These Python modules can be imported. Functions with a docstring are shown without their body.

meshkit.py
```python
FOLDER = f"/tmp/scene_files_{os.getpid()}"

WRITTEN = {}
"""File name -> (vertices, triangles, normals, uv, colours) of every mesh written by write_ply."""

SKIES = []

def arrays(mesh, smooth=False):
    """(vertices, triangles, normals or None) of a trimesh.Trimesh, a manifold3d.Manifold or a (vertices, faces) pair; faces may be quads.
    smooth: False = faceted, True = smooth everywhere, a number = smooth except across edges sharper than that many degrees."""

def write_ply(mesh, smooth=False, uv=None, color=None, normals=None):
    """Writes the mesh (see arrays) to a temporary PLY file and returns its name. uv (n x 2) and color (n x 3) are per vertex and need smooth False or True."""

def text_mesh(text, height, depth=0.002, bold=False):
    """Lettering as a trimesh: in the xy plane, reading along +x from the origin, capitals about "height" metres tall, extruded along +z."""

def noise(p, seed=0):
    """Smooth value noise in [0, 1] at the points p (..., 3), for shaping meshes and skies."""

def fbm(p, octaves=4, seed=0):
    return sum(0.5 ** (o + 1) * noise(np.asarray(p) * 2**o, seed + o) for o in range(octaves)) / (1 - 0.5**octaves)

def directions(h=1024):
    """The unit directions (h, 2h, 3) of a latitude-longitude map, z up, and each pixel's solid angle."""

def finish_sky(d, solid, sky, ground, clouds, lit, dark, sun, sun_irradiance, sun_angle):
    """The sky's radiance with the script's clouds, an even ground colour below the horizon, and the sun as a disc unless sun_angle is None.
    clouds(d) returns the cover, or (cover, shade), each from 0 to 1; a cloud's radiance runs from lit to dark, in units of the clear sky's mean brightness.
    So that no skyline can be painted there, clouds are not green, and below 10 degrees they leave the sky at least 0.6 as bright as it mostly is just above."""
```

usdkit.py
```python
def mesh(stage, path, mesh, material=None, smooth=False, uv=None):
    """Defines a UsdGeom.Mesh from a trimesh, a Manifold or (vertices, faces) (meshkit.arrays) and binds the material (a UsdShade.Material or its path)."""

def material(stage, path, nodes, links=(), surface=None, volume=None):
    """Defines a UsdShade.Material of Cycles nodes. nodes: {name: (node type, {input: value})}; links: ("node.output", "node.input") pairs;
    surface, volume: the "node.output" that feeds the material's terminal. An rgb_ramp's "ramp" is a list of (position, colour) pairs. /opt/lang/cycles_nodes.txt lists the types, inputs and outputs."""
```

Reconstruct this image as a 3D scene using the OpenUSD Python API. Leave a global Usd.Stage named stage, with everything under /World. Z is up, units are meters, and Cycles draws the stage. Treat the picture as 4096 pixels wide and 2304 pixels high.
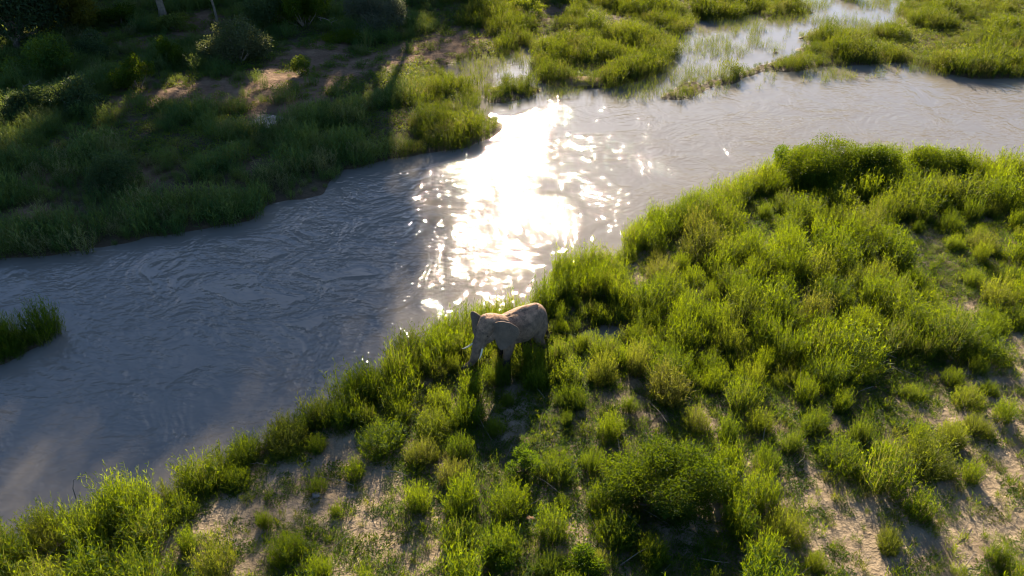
import math, random
import numpy as np, trimesh, usdkit, shapely
from scipy import ndimage
from scipy.spatial import cKDTree
from manifold3d import CrossSection, Manifold
from meshkit import fbm, noise
from pxr import Usd, UsdGeom, UsdLux, UsdShade, Gf, Sdf, Vt

stage = Usd.Stage.CreateInMemory()
UsdGeom.SetStageUpAxis(stage, 'Z'); UsdGeom.SetStageMetersPerUnit(stage, 1.0)
UsdGeom.Xform.Define(stage, '/World'); UsdGeom.Scope.Define(stage, '/World/Looks')

# ---------------------------------------------------------------- camera, sky, sun, exposure
CAM_H, PITCH, HFOV = 25.0, 33.0, 64.0
EXPOSURE = 1.8
SUN_EL, SUN_AZ = math.radians(25.3), math.radians(-0.4)
SUN_POWER, SKY_POWER = 1.25, 0.059

cam = UsdGeom.Camera.Define(stage, '/World/camera')
cam.AddTranslateOp().Set((0, 0, CAM_H)); cam.AddRotateXOp().Set(90.0 - PITCH)
cam.CreateHorizontalApertureAttr(36.0); cam.CreateVerticalApertureAttr(36.0 * 9 / 16)
cam.CreateFocalLengthAttr(18.0 / math.tan(math.radians(HFOV / 2)))
cam.CreateClippingRangeAttr((0.1, 20000.0)); cam.CreateExposureAttr(EXPOSURE)

usdkit.material(stage, '/World/Looks/sky', {
    's': ('sky_texture', {'sky_type': 'single_scattering', 'sun_disc': False, 'sun_elevation': SUN_EL, 'sun_rotation': SUN_AZ, 'altitude': 300.0, 'air_density': 1.0, 'aerosol_density': 1.0, 'ozone_density': 5.0}),
    'b': ('background_shader', {'strength': SKY_POWER})}, [('s.color', 'b.color')], surface='b.background')
sky = UsdLux.DomeLight.Define(stage, '/World/sky')
UsdShade.MaterialBindingAPI.Apply(sky.GetPrim()).Bind(UsdShade.Material.Get(stage, '/World/Looks/sky'))
sky.GetPrim().SetCustomDataByKey('kind', 'structure')
sun = UsdLux.DistantLight.Define(stage, '/World/sun')
sun.CreateIntensityAttr(SUN_POWER); sun.CreateAngleAttr(0.5); sun.CreateNormalizeAttr(True)
sun.CreateColorAttr(Gf.Vec3f(1.0, 0.84, 0.61))
sun.AddRotateZOp().Set(-math.degrees(SUN_AZ)); sun.AddRotateXOp().Set(-(90.0 - math.degrees(SUN_EL)))

rng = np.random.default_rng(7); random.seed(7)
FPX = 2048 / math.tan(math.radians(HFOV / 2)); SP, CP = math.sin(math.radians(PITCH)), math.cos(math.radians(PITCH))

def ground(px, py, z=0.0):
    """Where the line of sight through a point of the photograph (4096 x 2304) meets level z."""
    u, v = (np.asarray(px, float) - 2048) / FPX, (np.asarray(py, float) - 1152) / FPX
    d = (CAM_H - z) / (SP + v * CP)
    return u * d, d * (CP - v * SP)

def project(x, y, z):
    d = y * CP + (CAM_H - z) * SP
    return 2048 + FPX * x / d, 1152 + FPX * ((CAM_H - z) * CP - y * SP) / d

def poly(*pts):
    p = np.array(pts, float)
    return shapely.Polygon(np.stack(ground(p[:, 0], p[:, 1]), 1)).buffer(0)

# ---------------------------------------------------------------- naming helpers
USED = {}
def path_for(name, parent='/World'):
    n = USED.get((parent, name), -1) + 1
    USED[(parent, name)] = n
    return f'{parent}/{name}' + (f'_{n:03d}' if n else '')

def tag(prim, label=None, category=None, group=None, kind=None):
    for k, v in (('label', label), ('category', category), ('group', group), ('kind', kind)):
        if v: prim.SetCustomDataByKey(k, v)
    return prim

def thing(name, loc=(0, 0, 0), rz=0.0, scale=(1, 1, 1), **t):
    x = UsdGeom.Xform.Define(stage, path_for(name))
    x.AddTranslateOp().Set(tuple(map(float, loc))); x.AddRotateZOp().Set(float(rz)); x.AddScaleOp().Set(tuple(map(float, scale)))
    return tag(x.GetPrim(), **t)

def part(name, mesh, mat, parent, smooth=False, **t):
    m = usdkit.mesh(stage, path_for(name, str(parent.GetPath())), mesh, '/World/Looks/' + mat, smooth=smooth)
    return tag(m.GetPrim(), **t)

def single(name, mesh, mat, smooth=False, **t):
    m = usdkit.mesh(stage, path_for(name), mesh, '/World/Looks/' + mat, smooth=smooth)
    return tag(m.GetPrim(), **t)

def copy_of(first, loc, rz, scale, **t):
    name = first.GetName().rstrip('0123456789').rstrip('_')
    p = thing(name, loc, rz, scale, **t)
    p.GetReferences().AddInternalReference(first.GetPath()); p.SetInstanceable(True)
    return p

def scatter(name, protos, mats, which, pos, rot, scale, label=None, category=None):
    """ONE uncountable object: a PointInstancer. protos: lists of (part name, mesh)."""
    pi = UsdGeom.PointInstancer.Define(stage, path_for(name))
    rel = pi.CreatePrototypesRel()
    for parts in protos:
        x = UsdGeom.Xform.Define(stage, path_for('tuft', str(pi.GetPath())))
        for (pn, mesh), mt in zip(parts, mats):
            usdkit.mesh(stage, path_for(pn, str(x.GetPath())), mesh, '/World/Looks/' + mt)
        rel.AddTarget(x.GetPath())
    n = len(pos)
    pi.CreateProtoIndicesAttr(Vt.IntArray.FromNumpy(np.asarray(which, np.int32)))
    pi.CreatePositionsAttr(Vt.Vec3fArray.FromNumpy(np.asarray(pos, np.float32)))
    q = np.zeros((n, 4)); q[:, 0] = np.cos(rot / 2); q[:, 3] = np.sin(rot / 2)
    pi.CreateOrientationsAttr(Vt.QuathArray([Gf.Quath(float(a[0]), 0.0, 0.0, float(a[3])) for a in q]))
    s = np.asarray(scale, np.float32)
    pi.CreateScalesAttr(Vt.Vec3fArray.FromNumpy(np.repeat(s[:, None], 3, 1) if s.ndim == 1 else s))
    return tag(pi.GetPrim(), label, category, kind='stuff')

# ---------------------------------------------------------------- materials
def leaf_material(name, dark, light, dry, through, dry_amount=0.25, scale=0.35):
    """Thin leaves: reflected colour varies from plant to plant and towards dry straw; light passes through."""
    usdkit.material(stage, '/World/Looks/' + name, {
        'g': ('geometry', {}),
        'n1': ('noise_texture', {'scale': scale, 'detail': 3.0, 'roughness': 0.6}),
        'n2': ('noise_texture', {'scale': 2.7, 'detail': 2.0, 'roughness': 0.6}),
        'oi': ('object_info', {}), 'om': ('math', {'math_type': 'multiply_add', 'value2': 0.34}),
        'r1': ('map_range', {'from_min': 0.46, 'from_max': 0.88, 'clamp': True}),
        'r2': ('map_range', {'from_min': 0.62, 'from_max': 0.84, 'to_max': 1.0, 'clamp': True}),
        'isl': ('map_range', {'from_min': 1.0 - dry_amount, 'from_max': 1.0, 'to_max': 0.8, 'clamp': True}),
        'dr': ('map_range', {'from_min': 0.78, 'from_max': 1.0, 'to_max': 0.5, 'clamp': True}), 'my': ('math', {'math_type': 'maximum'}),
        'mx': ('math', {'math_type': 'maximum'}),
        'c1': ('mix', {'color1': dark, 'color2': light}),
        'c2': ('mix', {'color2': dry}),
        'tv': ('mix', {'color1': tuple(0.62 * x for x in through), 'color2': tuple((1.25, 1.1, 1.0)[i] * through[i] for i in range(3))}),
        't2': ('mix', { 'color2': tuple(1.3 * x for x in dry)}),
        'd': ('principled_bsdf', {'roughness': 0.55, 'specular_ior_level': 0.12}),
        't': ('translucent_bsdf', {}),
        'm': ('mix_closure', {'fac': 0.46})},
        [('g.position', 'n1.vector'), ('g.position', 'n2.vector'), ('oi.random', 'om.value1'), ('n1.fac', 'om.value3'), ('om.value', 'r1.value'), ('n2.fac', 'r2.value'),
         ('g.random_per_island', 'isl.value'), ('isl.result', 'mx.value1'), ('oi.random', 'dr.value'), ('dr.result', 'my.value1'), ('r2.result', 'my.value2'), ('my.value', 'mx.value2'),
         ('r1.result', 'c1.fac'), ('r1.result', 'tv.fac'), ('tv.color', 't2.color1'), ('c1.color', 'c2.color1'), ('mx.value', 'c2.fac'), ('mx.value', 't2.fac'),
         ('c2.color', 'd.base_color'), ('t2.color', 't.color'), ('d.BSDF', 'm.closure1'), ('t.BSDF', 'm.closure2')], surface='m.closure')

leaf_material('reed_leaf', (0.012, 0.046, 0.005), (0.042, 0.080, 0.005), (0.19, 0.13, 0.035), (0.34, 0.48, 0.003), 0.08)
leaf_material('reed_stalk', (0.03, 0.07, 0.012), (0.07, 0.10, 0.02), (0.24, 0.17, 0.08), (0.18, 0.24, 0.015), 0.12)
leaf_material('marsh_leaf', (0.018, 0.050, 0.010), (0.055, 0.080, 0.010), (0.16, 0.105, 0.05), (0.20, 0.27, 0.006), 0.32)
leaf_material('bank_leaf', (0.040, 0.115, 0.036), (0.090, 0.150, 0.042), (0.23, 0.17, 0.11), (0.22, 0.30, 0.045), 0.25)
leaf_material('slope_leaf', (0.030, 0.085, 0.020), (0.065, 0.13, 0.022), (0.17, 0.14, 0.06), (0.30, 0.38, 0.010), 0.10)
leaf_material('herb_leaf', (0.014, 0.050, 0.006), (0.035, 0.080, 0.007), (0.13, 0.10, 0.03), (0.20, 0.33, 0.005), 0.06)
leaf_material('bush_leaf', (0.016, 0.046, 0.006), (0.042, 0.075, 0.006), (0.15, 0.10, 0.02), (0.20, 0.29, 0.004), 0.06)
leaf_material('dark_leaf', (0.034, 0.066, 0.030), (0.062, 0.100, 0.040), (0.10, 0.09, 0.05), (0.14, 0.20, 0.04), 0.06)
leaf_material('grey_leaf', (0.055, 0.075, 0.05), (0.085, 0.10, 0.07), (0.12, 0.11, 0.07), (0.14, 0.17, 0.08), 0.06)

def plain(name, c1, c2, scale, rough=0.8, bump=0.0, bscale=20.0):
    usdkit.material(stage, '/World/Looks/' + name, {
        'tc': ('texture_coordinate', {}), 'n': ('noise_texture', {'scale': scale, 'detail': 4.0, 'roughness': 0.65}),
        'r': ('map_range', {'from_min': 0.3, 'from_max': 0.7, 'clamp': True}), 'c': ('mix', {'color1': c1, 'color2': c2}),
        'nb': ('noise_texture', {'scale': bscale, 'detail': 4.0}), 'b': ('bump', {'strength': bump, 'distance': 0.02}),
        'p': ('principled_bsdf', {'roughness': rough, 'specular_ior_level': 0.25})},
        [('tc.object', 'n.vector'), ('tc.object', 'nb.vector'), ('n.fac', 'r.value'), ('r.result', 'c.fac'), ('c.color', 'p.base_color'), ('nb.fac', 'b.height'), ('b.normal', 'p.normal')], surface='p.BSDF')

plain('bark', (0.075, 0.058, 0.043), (0.17, 0.135, 0.10), 3.0, 0.9, 0.6, 14.0)
plain('pale_wood', (0.13, 0.105, 0.08), (0.24, 0.20, 0.16), 6.0, 0.8, 0.4, 30.0)
plain('twig', (0.10, 0.075, 0.05), (0.17, 0.13, 0.09), 6.0)
plain('stone', (0.16, 0.13, 0.11), (0.30, 0.25, 0.20), 5.0, 0.85, 0.6, 12.0)
plain('dung', (0.13, 0.075, 0.04), (0.22, 0.13, 0.07), 9.0, 0.95, 0.8, 25.0)
plain('ivory', (0.46, 0.40, 0.29), (0.56, 0.50, 0.39), 3.0, 0.35)
plain('eye', (0.015, 0.01, 0.008), (0.02, 0.015, 0.01), 3.0, 0.15)
plain('tail_hair', (0.02, 0.017, 0.014), (0.04, 0.03, 0.025), 9.0)

# sand and soil: colour and fine relief (footprints, trampling) only
usdkit.material(stage, '/World/Looks/ground', {
    'g': ('geometry', {}), 'x': ('separate_xyz', {}),
    'soil': ('attribute', {'attribute': 'soil'}), 'lit': ('attribute', {'attribute': 'litter'}),
    'n1': ('noise_texture', {'scale': 0.8, 'detail': 6.0, 'roughness': 0.62}),
    'n2': ('noise_texture', {'scale': 4.5, 'detail': 6.0, 'roughness': 0.7}),
    'n3': ('noise_texture', {'scale': 1.9, 'detail': 5.0, 'roughness': 0.75}),
    'r1': ('map_range', {'from_min': 0.32, 'from_max': 0.68, 'clamp': True}),
    'sand': ('mix', {'color1': (0.235, 0.178, 0.118), 'color2': (0.375, 0.298, 0.205)}),
    'soilc': ('mix', {'color1': (0.15, 0.085, 0.05), 'color2': (0.26, 0.165, 0.10)}),
    'base': ('mix', {}),
    'ln': ('math', {'math_type': 'multiply_add', 'value2': 1.5, 'value3': -0.75}),
    'la': ('math', {'math_type': 'add', 'use_clamp': True}),
    'lc': ('mix', {'color1': (0.045, 0.04, 0.022), 'color2': (0.10, 0.08, 0.045)}),
    'withl': ('mix', {}),
    'wet': ('map_range', {'from_min': 0.03, 'from_max': 0.24, 'to_min': 0.75, 'to_max': 0.0, 'clamp': True}),
    'out': ('mix', {'color2': (0.085, 0.055, 0.035)}),
    'vo': ('voronoi_texture', {'scale': 2.3, 'feature': 'smooth_f1', 'smoothness': 0.6, 'randomness': 1.0}),
    'vr': ('map_range', {'from_min': 0.05, 'from_max': 0.42, 'to_min': 0.0, 'to_max': 1.0, 'clamp': True}),
    'fm': ('map_range', {'from_min': 0.42, 'from_max': 0.62, 'clamp': True}), 'fv': ('math', {'math_type': 'multiply'}),
    'hm': ('math', {'math_type': 'multiply_add', 'value2': 0.6}),
    'b1': ('bump', {'strength': 1.0, 'distance': 0.20}),
    'b2': ('bump', {'strength': 0.8, 'distance': 0.05}),
    'rough': ('map_range', {'from_min': 0.03, 'from_max': 0.2, 'to_min': 0.62, 'to_max': 0.95, 'clamp': True}),
    'p': ('principled_bsdf', {'specular_ior_level': 0.2})},
    [('g.position', 'n1.vector'), ('g.position', 'n2.vector'), ('g.position', 'n3.vector'), ('g.position', 'vo.vector'), ('g.position', 'x.vector'),
     ('n1.fac', 'r1.value'), ('r1.result', 'sand.fac'), ('r1.result', 'soilc.fac'), ('sand.color', 'base.color1'), ('soilc.color', 'base.color2'), ('soil.fac', 'base.fac'),
     ('n3.fac', 'ln.value1'), ('ln.value', 'la.value1'), ('lit.fac', 'la.value2'), ('n2.fac', 'lc.fac'), ('base.color', 'withl.color1'), ('lc.color', 'withl.color2'), ('la.value', 'withl.fac'),
     ('x.z', 'wet.value'), ('wet.result', 'out.fac'), ('withl.color', 'out.color1'), ('out.color', 'p.base_color'), ('x.z', 'rough.value'), ('rough.result', 'p.roughness'),
     ('vo.distance', 'vr.value'), ('n1.fac', 'fm.value'), ('vr.result', 'fv.value1'), ('fm.result', 'fv.value2'), ('fv.value', 'hm.value1'), ('n2.fac', 'hm.value3'), ('hm.value', 'b1.height'), ('n3.fac', 'b2.height'), ('b1.normal', 'b2.normal'), ('b2.normal', 'p.normal')], surface='p.BSDF')

# muddy river water: silt colour below a rippled, mirroring surface
FLOW = math.atan2(26.0, 46.0)
usdkit.material(stage, '/World/Looks/water', {
    'g': ('geometry', {}), 'calm': ('attribute', {'attribute': 'ripple'}),
    'm1': ('mapping', {'rotation': (0, 0, -FLOW), 'scale': (0.55, 1.25, 1.0)}),
    'm2': ('mapping', {'rotation': (0, 0, -FLOW + 0.3), 'scale': (0.8, 1.35, 1.0)}),
    'n0': ('noise_texture', {'scale': 0.24, 'detail': 3.0, 'roughness': 0.6, 'distortion': 1.2}),
    'n1': ('noise_texture', {'scale': 0.45, 'detail': 1.5, 'roughness': 0.5, 'distortion': 0.9}),
    'n2': ('noise_texture', {'scale': 2.3, 'detail': 1.2, 'roughness': 0.5, 'distortion': 0.8}),
    'n3': ('noise_texture', {'scale': 8.0, 'detail': 2.0, 'roughness': 0.6, 'distortion': 0.4}),
    'act': ('map_range', {'from_min': 0.36, 'from_max': 0.64, 'to_min': 0.12, 'to_max': 1.4, 'clamp': True}),
    's1': ('math', {'math_type': 'multiply', 'value1': 0.088}),
    's2': ('math', {'math_type': 'multiply_add', 'value2': 0.078}),
    's3': ('math', {'math_type': 'multiply_add', 'value2': 0.007}),
    'hs': ('math', {'math_type': 'multiply'}), 'ha': ('math', {'math_type': 'multiply'}),
    'b': ('bump', {'strength': 1.0, 'distance': 1.0}),
    'silt': ('mix', {'color1': (0.146, 0.132, 0.114), 'color2': (0.200, 0.179, 0.154)}),
    'df': ('diffuse_bsdf', {}), 'gl': ('glossy_bsdf', {'distribution': 'beckmann', 'roughness': 0.045, 'color': (1, 1, 1)}), 'fr': ('fresnel', {'IOR': 1.31}), 'p': ('mix_closure', {})},
    [('g.position', 'm1.vector'), ('g.position', 'm2.vector'), ('g.position', 'n0.vector'), ('m1.vector', 'n1.vector'), ('m2.vector', 'n2.vector'), ('m2.vector', 'n3.vector'),
     ('n1.fac', 's1.value2'), ('n2.fac', 's2.value1'), ('s1.value', 's2.value3'), ('n3.fac', 's3.value1'), ('s2.value', 's3.value3'),
     ('n0.fac', 'act.value'), ('act.result', 'hs.value1'), ('s3.value', 'hs.value2'), ('hs.value', 'ha.value1'), ('calm.fac', 'ha.value2'), ('ha.value', 'b.height'), ('b.normal', 'gl.normal'), ('fr.fac', 'p.fac'), ('df.BSDF', 'p.closure1'), ('gl.BSDF', 'p.closure2'),
     ('n0.fac', 'silt.fac'), ('silt.color', 'df.color')], surface='p.closure')

# elephant hide: grey, dust-red on top, wet and dark on feet and trunk end
usdkit.material(stage, '/World/Looks/hide', {
    'tc': ('texture_coordinate', {}), 'g': ('geometry', {}), 'xo': ('separate_xyz', {}), 'xn': ('separate_xyz', {}),
    'n1': ('noise_texture', {'scale': 3.4, 'detail': 6.0, 'roughness': 0.75}),
    'n2': ('noise_texture', {'scale': 14.0, 'detail': 5.0, 'roughness': 0.7}),
    'r1': ('map_range', {'from_min': 0.36, 'from_max': 0.64, 'clamp': True}),
    'c1': ('mix', {'color1': (0.058, 0.038, 0.026), 'color2': (0.160, 0.105, 0.070)}),
    'up': ('map_range', {'from_min': 0.35, 'from_max': 0.95, 'clamp': True}),
    'hi': ('map_range', {'from_min': 2.1, 'from_max': 2.7, 'clamp': True}),
    'dn': ('map_range', {'from_min': 0.36, 'from_max': 0.58, 'clamp': True}),
    'd1': ('math', {'math_type': 'multiply'}), 'd2': ('math', {'math_type': 'multiply'}),
    'c2': ('mix', {'color2': (0.40, 0.22, 0.13)}), 'ear': ('attribute', {'attribute': 'ear'}), 'ce': ('mix', {'color2': (0.085, 0.066, 0.052)}), 'ef': ('math', {'math_type': 'multiply', 'value2': 0.6}),
    'wz': ('math', {'math_type': 'multiply_add', 'value2': 0.35}),
    'wet': ('map_range', {'from_min': 0.72, 'from_max': 0.82, 'to_min': 1.0, 'to_max': 0.0, 'clamp': True}),
    'c3': ('mix', {'color2': (0.028, 0.024, 0.021)}),
    'v': ('voronoi_texture', {'scale': 9.0, 'feature': 'distance_to_edge'}),
    'vr': ('map_range', {'from_min': 0.0, 'from_max': 0.12, 'clamp': True}),
    'hm': ('math', {'math_type': 'multiply_add', 'value2': 0.4}),
    'b': ('bump', {'strength': 0.7, 'distance': 0.03}),
    'p': ('principled_bsdf', {'roughness': 0.75, 'specular_ior_level': 0.25})},
    [('tc.object', 'n1.vector'), ('tc.object', 'n2.vector'), ('tc.object', 'v.vector'), ('tc.object', 'xo.vector'), ('g.normal', 'xn.vector'),
     ('n1.fac', 'r1.value'), ('r1.result', 'c1.fac'), ('xn.z', 'up.value'), ('xo.z', 'hi.value'), ('n1.fac', 'dn.value'),
     ('up.result', 'd1.value1'), ('dn.result', 'd1.value2'), ('d1.value', 'd2.value1'), ('hi.result', 'd2.value2'), ('d2.value', 'c2.fac'), ('c1.color', 'c2.color1'),
     ('n1.fac', 'wz.value1'), ('xo.z', 'wz.value3'), ('wz.value', 'wet.value'), ('wet.result', 'c3.fac'), ('ear.fac', 'ef.value1'), ('ef.value', 'ce.fac'), ('c2.color', 'ce.color1'), ('ce.color', 'c3.color1'), ('c3.color', 'p.base_color'),
     ('v.distance', 'vr.value'), ('vr.result', 'hm.value1'), ('n2.fac', 'hm.value3'), ('hm.value', 'b.height'), ('b.normal', 'p.normal')], surface='p.BSDF')

# ---------------------------------------------------------------- terrain
near_land = poly((-900, 2480), (0, 2200), (180, 2150), (480, 2050), (640, 1960), (870, 1895), (1000, 1810), (1200, 1705), (1420, 1595), (1560, 1512), (1700, 1412), (1800, 1345), (1960, 1290), (2130, 1262), (2230, 1140), (2330, 1085), (2440, 1055), (2490, 1045), (2530, 985), (2580, 930), (2650, 880), (2780, 845), (2900, 795), (3020, 750), (3150, 690), (3300, 670), (3480, 670), (3650, 690), (3840, 685), (3900, 735), (4000, 715), (4096, 725), (5200, 760), (6200, 3400), (-1500, 3400))
puddles_near = [poly((2270, 1322), (2330, 1305), (2420, 1300), (2500, 1312), (2510, 1340), (2440, 1362), (2330, 1362)), poly((2790, 1440), (2850, 1430), (2860, 1470), (2800, 1480)), poly((3130, 1470), (3170, 1465), (3180, 1490), (3140, 1492))]
far_left = poly((-2600, 1180), (-600, 1085), (0, 1035), (160, 1022), (320, 1000), (385, 988), (398, 960), (410, 985), (560, 950), (700, 925), (850, 905), (1000, 882), (1080, 815), (1180, 800), (1285, 780), (1305, 725), (1340, 682), (1480, 652), (1620, 622), (1730, 606), (1850, 588), (1985, 545), (2000, 500), (1960, 465), (1900, 450), (1880, 420), (1910, 395), (1895, 345), (1840, 320), (1775, 290), (1780, 258), (1852, 240), (1935, 228), (2010, 230), (2060, 205), (2080, 170), (2060, 0), (2040, -60), (-2600, -60))
marsh_mid = poly((2080, 170), (2060, 0), (2050, -60), (3440, -60), (3420, 0), (3330, 30), (3240, 50), (3120, 75), (2960, 80), (2800, 110), (2690, 150), (2700, 190), (2690, 240), (2640, 290), (2560, 320), (2440, 345), (2330, 352), (2230, 345), (2170, 330), (2150, 290), (2160, 230), (2120, 200))
marsh_right = poly((2640, 405), (2717, 402), (2835, 355), (2923, 337), (3011, 295), (3034, 284), (3187, 284), (3281, 264), (3421, 262), (3597, 250), (3700, 262), (3773, 292), (3891, 316), (4067, 310), (4400, 300), (6500, 320), (6500, -60), (3600, -60), (3620, 0), (3600, 90), (3530, 135), (3400, 145), (3260, 140), (3120, 160), (2960, 185), (2880, 215), (2820, 262), (2790, 300), (2720, 355), (2640, 392))
small_isle = poly((1935, 380), (1960, 350), (2060, 350), (2150, 352), (2160, 375), (2080, 395), (1990, 412), (1945, 405))
left_isle = poly((-500, 1330), (0, 1345), (110, 1320), (195, 1305), (222, 1318), (190, 1352), (110, 1402), (0, 1455), (-500, 1600))
strips = [poly((2740, 250), (2860, 165), (2880, 175), (2770, 262)), poly((2870, 262), (2950, 225), (2990, 228), (2900, 275)), poly((2600, 205), (2640, 150), (2668, 150), (2640, 215))]
pud_far = poly((1010, 490), (1040, 470), (1075, 465), (1115, 478), (1105, 500), (1040, 506)).buffer(0.5)
pool_small = poly((2450, 62), (2480, 42), (2500, 42), (2490, 60))
land = shapely.union_all([near_land, far_left, marsh_mid, marsh_right, small_isle, left_isle])
for hole in puddles_near + [pud_far, pool_small] + strips: land = land.difference(hole)

GX0, GX1, GY0, GY1, GS = -100.0, 100.0, 0.0, 140.0, 0.2
gx, gy = np.arange(GX0, GX1, GS), np.arange(GY0, GY1, GS)
GXX, GYY = np.meshgrid(gx, gy)
wob = 0.55 * (np.stack([fbm(np.stack([GXX * 0.6, GYY * 0.6, 0 * GXX], -1), 3, 11), fbm(np.stack([GXX * 0.6, GYY * 0.6, 0 * GXX + 9], -1), 3, 12)]) - 0.5) * 2
shapely.prepare(land)
inside = shapely.contains_xy(land, GXX + wob[0], GYY + wob[1])
MARSH = shapely.contains_xy(poly((2090, 0), (2120, 200), (2180, 300), (2560, 300), (2660, 380), (2850, 330), (3060, 260), (3250, 200), (3450, 160), (3600, 0), (3650, -60), (2090, -60)), GXX, GYY)
inside &= ~(MARSH & (fbm(np.stack([GXX * 0.16, GYY * 0.11, 0 * GXX + 3], -1), 4, 15) > 0.508))
SD = (ndimage.distance_transform_edt(inside) - ndimage.distance_transform_edt(~inside)) * GS
SD = ndimage.gaussian_filter(SD, 1.0)

def field(a, x, y):
    x, y = np.broadcast_arrays(np.asarray(x, float), np.asarray(y, float))
    return ndimage.map_coordinates(a, [((y - GY0) / GS).ravel(), ((x - GX0) / GS).ravel()], order=1, mode='nearest').reshape(x.shape)

def sstep(a, b, t):
    t = np.clip((t - a) / (b - a), 0, 1)
    return t * t * (3 - 2 * t)

def near_side(x, y):
    return sstep(-3, 3, 45 + 0.45 * np.asarray(x) - np.asarray(y))      # 1 on the near bank, 0 beyond the river

def height(x, y):
    x, y = np.asarray(x, float), np.asarray(y, float)
    d = field(SD, x, y)
    p = np.stack([x, y, 0 * x], -1)
    h = np.where(d > 0, 0.05 + 0.30 * (1 - np.exp(-d / 0.9)), np.maximum(-0.7, 0.05 + 0.35 * d))
    inland = sstep(0.4, 4.0, d)
    h = h + inland * (0.45 * (fbm(p * 0.22, 4, 3) - 0.42) + 0.16 * (fbm(p * 1.1, 3, 4) - 0.5) + 0.10 * (fbm(p * 2.6, 2, 6) - 0.5))
    h = np.where(d > 0.3, np.maximum(h, 0.10), h)
    h = h + sstep(78, 112, y + 0.18 * x) * 1.8 * sstep(30, -25, x) * inland
    ridge = sstep(122, 168, y + 3 * np.sin(x * 0.09)) * sstep(-5.0, -15.0, x + 1.5 * np.sin(y * 0.07))
    ridge = ridge * (1 - 0.45 * np.exp(-((x + 52) / 3.5) ** 2))
    h = h + ridge * (47.5 + 2.0 * np.sin(x * 0.11 + 1.0)) * (1 - 0.3 * sstep(-70, -160, x))
    return h

def steps(fine, lo, hi, far, growth):
    s, out = fine, [hi]
    while out[-1] < far:
        s *= growth; out.append(out[-1] + s)
    return out[1:]

xs = np.arange(-64, 64, 0.22); ys = np.concatenate([np.arange(14, 44, 0.14), np.arange(44, 112, 0.24)])
right = steps(0.22, 0, xs[-1], 4000, 1.22); left = [-a for a in steps(0.22, 0, -xs[0], 4000, 1.22)][::-1]
xs = np.concatenate([left, xs, right])
ys = np.concatenate([[-3000, -900, -300, -100, -40, -15, -5, 2, 6, 9, 11, 12.5, 13.4], ys, np.arange(113, 190, 1.6), steps(1.6, 0, 190, 6000, 1.25)])
X, Y = np.meshgrid(xs, ys)
Z = height(X, Y)
i = np.arange(len(ys) - 1)[:, None] * len(xs) + np.arange(len(xs) - 1)[None]
quads = np.stack([i, i + 1, i + 1 + len(xs), i + len(xs)], -1).reshape(-1, 4)

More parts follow.
